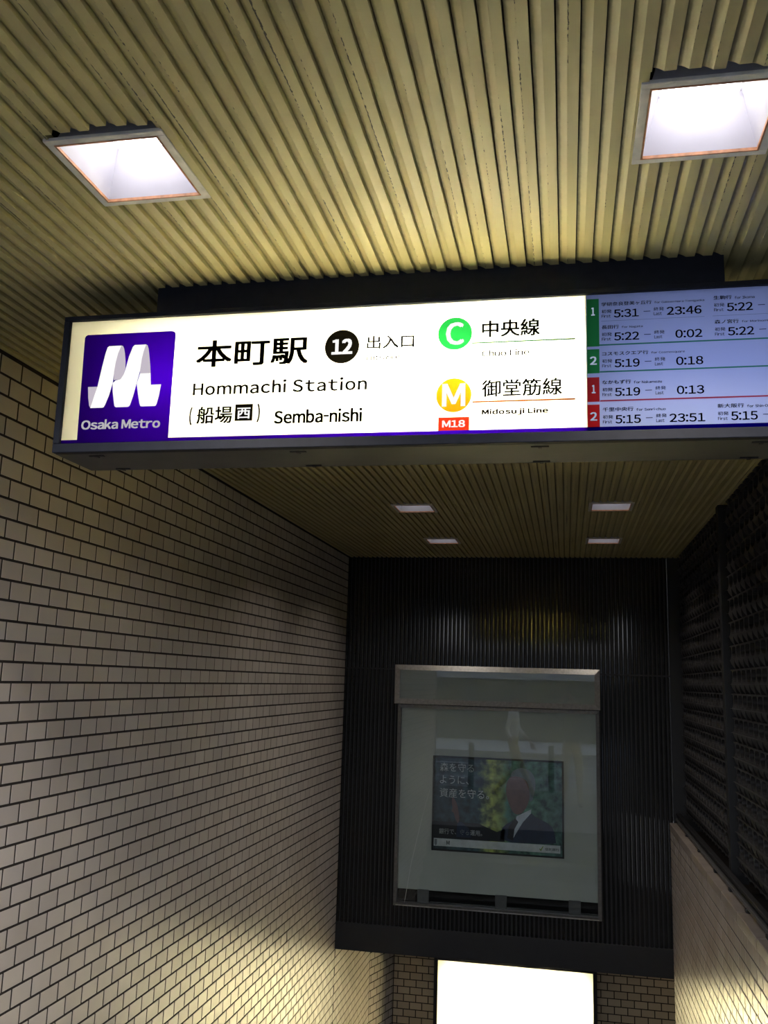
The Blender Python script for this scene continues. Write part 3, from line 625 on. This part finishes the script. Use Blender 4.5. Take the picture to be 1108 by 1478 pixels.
MB().box(1.18, 1.25, 1.9, YD, ZL - .05, 1.2).build('wall_screen', VOID, kind='structure')
MB().box(XR + .302, 1.25, 1.9, YD - .05, FLOOR, ZL - .001).build('trim_3', BLACKS, kind='structure')

# ---------------------------------------------------------------- floor, stairs, lower landing, corridor
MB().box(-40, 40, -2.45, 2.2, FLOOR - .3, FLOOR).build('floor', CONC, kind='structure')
st = empty('trim_4', kind='structure'); n_ = 17; y = 2.2; z = FLOOR
for k in range(n_):
    rise = (FLOOR - LOW) / n_; z -= rise
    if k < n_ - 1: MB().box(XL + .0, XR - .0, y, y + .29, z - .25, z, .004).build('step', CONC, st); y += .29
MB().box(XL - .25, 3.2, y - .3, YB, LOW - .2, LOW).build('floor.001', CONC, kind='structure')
MB().box(XR + .3, 3.2, YD - .2, YD - .05, LOW, ZB).build('wall_corridor', CONC, kind='structure')
MB().box(1.25, 3.3, YD - .2, YB, ZB, ZB + .1).build('ceiling.001', VOID, kind='structure')
MB().box(3.2, 3.3, YD - .2, YB, LOW, ZB).build('wall_far_right', CONC, kind='structure')
cl = empty('added_corridor_lamp', (2.1, 8.5, ZB), label='unseen tube lamp added on the ceiling of the lower side corridor', category='lamp')  # out of view, added to brighten the lower back wall
MB().box(-.35, .35, -.05, .05, -.03, 0, .004).build('lamp_body', WHITEP, cl); MB().cyl((-.33, 0, -.045), (.33, 0, -.045), .014).build('tube', emit('added_corridor_tube', (1., .86, .60), 70), cl)

# ---------------------------------------------------------------- the street outside, seen only as a reflection in the showcase glass
MB().box(-40, XL - .262, 1.9, 2.15, FLOOR, 9).build('wall_street_left', plain('street_facade', (.10, .10, .095), .8), kind='structure')
MB().box(1.252, 40, 1.9, 2.15, FLOOR, 9).build('wall_street_right', plain('street_facade_right', (.10, .10, .095), .8), kind='structure')
MB().box(XL - .26, 1.25, 1.95, 2.15, 1.26, 9).build('wall_street_upper', plain('street_facade_upper', (.10, .10, .095), .8), kind='structure')
for sx_ in (-1, 1): MB().box(*sorted((sx_ * 40, sx_ * 40.3)), -20, 2.15, FLOOR - .3, 9).build('wall_street_end', plain('street_end', (.10, .10, .1), .8), kind='structure')
road = MB().box(-40, 40, -11, -2.6, FLOOR - .3, FLOOR - .06).build('road', ASPH, kind='structure')
LINE = plain('road_paint', (.5, .52, .56), .7)
for yy, ww in ((-2.95, .15), (-4.9, .12), (-8.2, .15)): MB().box(-40, 40, yy - ww, yy, FLOOR - .062, FLOOR - .056).build('road_line', LINE, road)
MB().box(-40, 40, -2.6, -2.452, FLOOR - .3, FLOOR + .01, .01).build('kerb', plain('kerb_stone', (.2, .2, .2), .8), kind='structure')
MB().box(-40, 40, -16, -11, FLOOR - .3, FLOOR + .06).build('far_pavement', plain('far_paving', (.26, .27, .29), .8), kind='structure')
fb = empty('far_building', (0, -16, FLOOR), label='dark street front across the road, seen mirrored in the showcase glass', category='building')
MB().box(-39.9, 39.9, -4, 0, 0, 2.05).build('lower_wall', plain('olive_wall', (.022, .025, .016), .8), fb)
MB().box(-39.9, 39.9, -4, .1, 2.05, 2.55).build('pale_band', plain('pale_band', (.4, .42, .46), .7), fb)
MB().box(-39.9, 39.9, -4, -.1, 2.55, 3.1).build('upper_wall', plain('upper_wall', (.06, .06, .055), .7), fb)
BOLL = plain('bollard_paint', (.02, .022, .02), .4)
for i, bx in enumerate((-1.73, -.28)):
    b = MB().cyl((0, 0, 0), (0, 0, .78), .055, 16); b.cyl((0, 0, .78), (0, 0, .82), .062, 16, .045); b.cyl((0, 0, 0), (0, 0, .02), .09, 16)
    b.build('bollard', BOLL, loc=(bx, -2.3, FLOOR), label=['dark bollard mirrored left of the walker in the glass', 'dark bollard mirrored right of the walker in the glass'][i], category='bollard', group='bollards at the kerb')

# ---------------------------------------------------------------- the two people mirrored in the glass
def figure(name, J, E, zones, mats, loc, rz, label, extras=()):
    """J: joint -> (x, y, z, radius); E: edges; zones: joint -> material index"""
    names = list(J); me = bpy.data.meshes.new('skeleton'); me.from_pydata([J[n][:3] for n in names], [(names.index(a), names.index(b)) for a, b in E], [])
    t = bpy.data.objects.new('skeleton', me); COL.objects.link(t)
    sk = t.modifiers.new('skin', 'SKIN'); sk.use_smooth_shade = True; sl = me.skin_vertices[0].data
    for i, n in enumerate(names): r = J[n][3]; sl[i].radius = r if isinstance(r, tuple) else (r, r)
    sl[names.index('pelvis')].use_root = True
    sub = t.modifiers.new('sub', 'SUBSURF'); sub.levels = 3
    dg = bpy.context.evaluated_depsgraph_get(); body = bpy.data.meshes.new_from_object(t.evaluated_get(dg)); bpy.data.objects.remove(t)
    body.materials.clear()
    for m in mats: body.materials.append(m)
    P = [(Vector(J[n][:3]), zones.get(n, 0)) for n in names]
    seg = [(Vector(J[a][:3]), Vector(J[b][:3]), zones.get(a, 0), zones.get(b, 0)) for a, b in E]
    for f in body.polygons:
        c = f.center; best = None
        for a, b, za, zb in seg:
            d = b - a; u = max(0, min(1, (c - a).dot(d) / max(d.length_squared, 1e-9))); q = (a + d * u - c).length
            if best is None or q < best[0]: best = (q, za if u < .5 else zb)
        f.material_index = best[1]; f.use_smooth = True
    o = bpy.data.objects.new(name, body); COL.objects.link(o); o.location = loc; o.rotation_euler.z = rz; o['label'] = label; o['category'] = 'person'
    return o
def hand(J, E, root, side, pos, d, up, s=1.):
    """five short finger chains leaving the palm; d = finger direction, up = thumb direction"""
    d = Vector(d).normalized(); up = Vector(up).normalized(); p = Vector(pos); n = d.cross(up)
    J['palm' + side] = (*p, .026); E.append((root, 'palm' + side))
    for k, (off, ln) in enumerate(((-.030, .062), (-.010, .078), (.010, .080), (.029, .072))):
        a = p + d * .045 + up * off; b = a + d * ln * .5 + n * .006; c = b + d * ln * .5 + n * .018
        for q, v in enumerate((a, b, c)): J['f%d%d%s' % (k, q, side)] = (*v, (.0095, .0085, .007)[q])
        E += [('palm' + side, 'f%d0%s' % (k, side)), ('f%d0%s' % (k, side), 'f%d1%s' % (k, side)), ('f%d1%s' % (k, side), 'f%d2%s' % (k, side))]
    a = p + up * .038 + d * .008; b = a + up * .028 + d * .025
    J['t0' + side] = (*a, .011); J['t1' + side] = (*b, .009); E += [('palm' + side, 't0' + side), ('t0' + side, 't1' + side)]
SKM = plain('skin', (.50, .32, .23), .5); HRM = plain('black_hair', (.02, .018, .016), .45); WSH = plain('white_shirt', (.82, .83, .86), .7); KHA = plain('khaki_cloth', (.42, .36, .17), .8); BEI = plain('beige_cloth', (.50, .44, .33), .8); DRK = plain('dark_cloth', (.03, .03, .035), .8); SHO = plain('dark_shoe', (.02, .02, .02), .5)
def base(legs, arms):
    # faces +y, stands on z = 0, 1.72 m tall
    J = {'pelvis': (0, 0, .93, (.155, .11)), 'waist': (0, 0, 1.07, (.135, .10)), 'chest': (0, .01, 1.25, (.165, .11)), 'upper': (0, 0, 1.38, (.13, .085)), 'neck': (0, .0, 1.47, .052), 'jaw': (0, .02, 1.545, (.062, .07)),
         'face': (0, .012, 1.60, (.072, .088)), 'crown': (0, .0, 1.665, (.066, .080)), 'nose': (0, .110, 1.588, .011), 'earl': (-.076, .0, 1.595, (.010, .018)), 'earr': (.076, .0, 1.595, (.010, .018))}
    E = [('pelvis', 'waist'), ('waist', 'chest'), ('chest', 'upper'), ('upper', 'neck'), ('neck', 'jaw'), ('jaw', 'face'), ('face', 'crown'), ('face', 'nose'), ('face', 'earl'), ('face', 'earr')]
    Zn = {k: 0 for k in J}; 
    for k in ('neck', 'jaw', 'face', 'nose', 'earl', 'earr', 'crown'): Zn[k] = 2
    Zn['pelvis'] = 1
    for sd, (hip, knee, ank, toe) in zip('lr', legs):
        J['hip' + sd] = (*hip, .088); J['knee' + sd] = (*knee, .060); J['ankle' + sd] = (*ank, .042); J['heel' + sd] = (ank[0], ank[1], ank[2] - .045, .038); J['toe' + sd] = (*toe, .036)
        E += [('pelvis', 'hip' + sd), ('hip' + sd, 'knee' + sd), ('knee' + sd, 'ankle' + sd), ('ankle' + sd, 'heel' + sd), ('heel' + sd, 'toe' + sd)]
        for k in ('hip', 'knee', 'ankle'): Zn[k + sd] = 1
        Zn['heel' + sd] = Zn['toe' + sd] = 3
    for sd, (sh, el, wr, hd, up) in zip('lr', arms):
        J['sh' + sd] = (*sh, .058); J['el' + sd] = (*el, .042); J['wr' + sd] = (*wr, .028); E += [('upper', 'sh' + sd), ('sh' + sd, 'el' + sd), ('el' + sd, 'wr' + sd)]
        Zn['wr' + sd] = 2; n0 = set(J); d = Vector(hd); hand(J, E, 'wr' + sd, sd, Vector(wr) + d.normalized() * .06, hd, up)
        for k in set(J) - n0: Zn[k] = 2
    return J, E, Zn
def hair(par, full=1.):
    bm = bmesh.new(); bmesh.ops.create_uvsphere(bm, u_segments=20, v_segments=14, radius=1)
    bmesh.ops.delete(bm, geom=[v for v in bm.verts if (v.co.z < -.05 and v.co.y > -.1) or v.co.z < -.55 or (v.co.y > .72 and v.co.z < .45)], context='VERTS')
    for v in bm.verts: v.co = Vector((v.co.x * .092, v.co.y * .106 - .008, v.co.z * .100 + 1.635))
    me = bpy.data.meshes.new('hair'); bm.to_mesh(me); bm.free(); me.materials.append(HRM); [setattr(f, 'use_smooth', True) for f in me.polygons]
    o = bpy.data.objects.new('hair', me); COL.objects.link(o); o.parent = par
# walker in mid stride
J, E, Zn = base([((-.09, 0, .90), (-.095, .16, .50), (-.09, .34, .10), (-.09, .48, .045)), ((.09, 0, .90), (.10, .03, .49), (.095, -.30, .13), (.095, -.20, .036))],
                [((-.19, 0, 1.40), (-.235, -.10, 1.13), (-.225, .02, .89), (0, .25, -.97), (.1, .9, .2)), ((.19, 0, 1.40), (.235, .08, 1.13), (.225, .27, .94), (0, .5, -.85), (-.1, .9, .3))])
p1 = figure('person', J, E, Zn, [WSH, KHA, SKM, SHO], (-.90, -1.15, FLOOR), -math.pi / 2, 'walker in white shirt and khaki trousers mid stride, mirrored in the showcase glass'); hair(p1)
# photographer with both arms raised to the phone
J, E, Zn = base([((-.09, 0, .90), (-.11, .01, .50), (-.12, 0, .085), (-.14, .14, .036)), ((.09, 0, .90), (.11, .01, .50), (.12, 0, .085), (.14, .14, .036))],
                [((-.19, 0, 1.40), (-.27, .20, 1.45), (-.155, .35, 1.66), (.45, .35, .85), (.5, .7, .1)), ((.19, 0, 1.40), (.20, .20, 1.45), (.02, .36, 1.66), (-.45, .30, .85), (-.5, .7, .1))])
p2 = figure('person', J, E, Zn, [DRK, BEI, SKM, SHO], (.08, -.46, FLOOR), 0, 'standing photographer in dark top and beige trousers, mirrored at the right of the glass'); hair(p2)
ph = MB().box(-.036, .036, -.020, -.012, -.115, .022, .003); ph.build('phone', BLACKS, label='dark phone held up by the photographer', category='phone')
print('objects', len(bpy.data.objects))
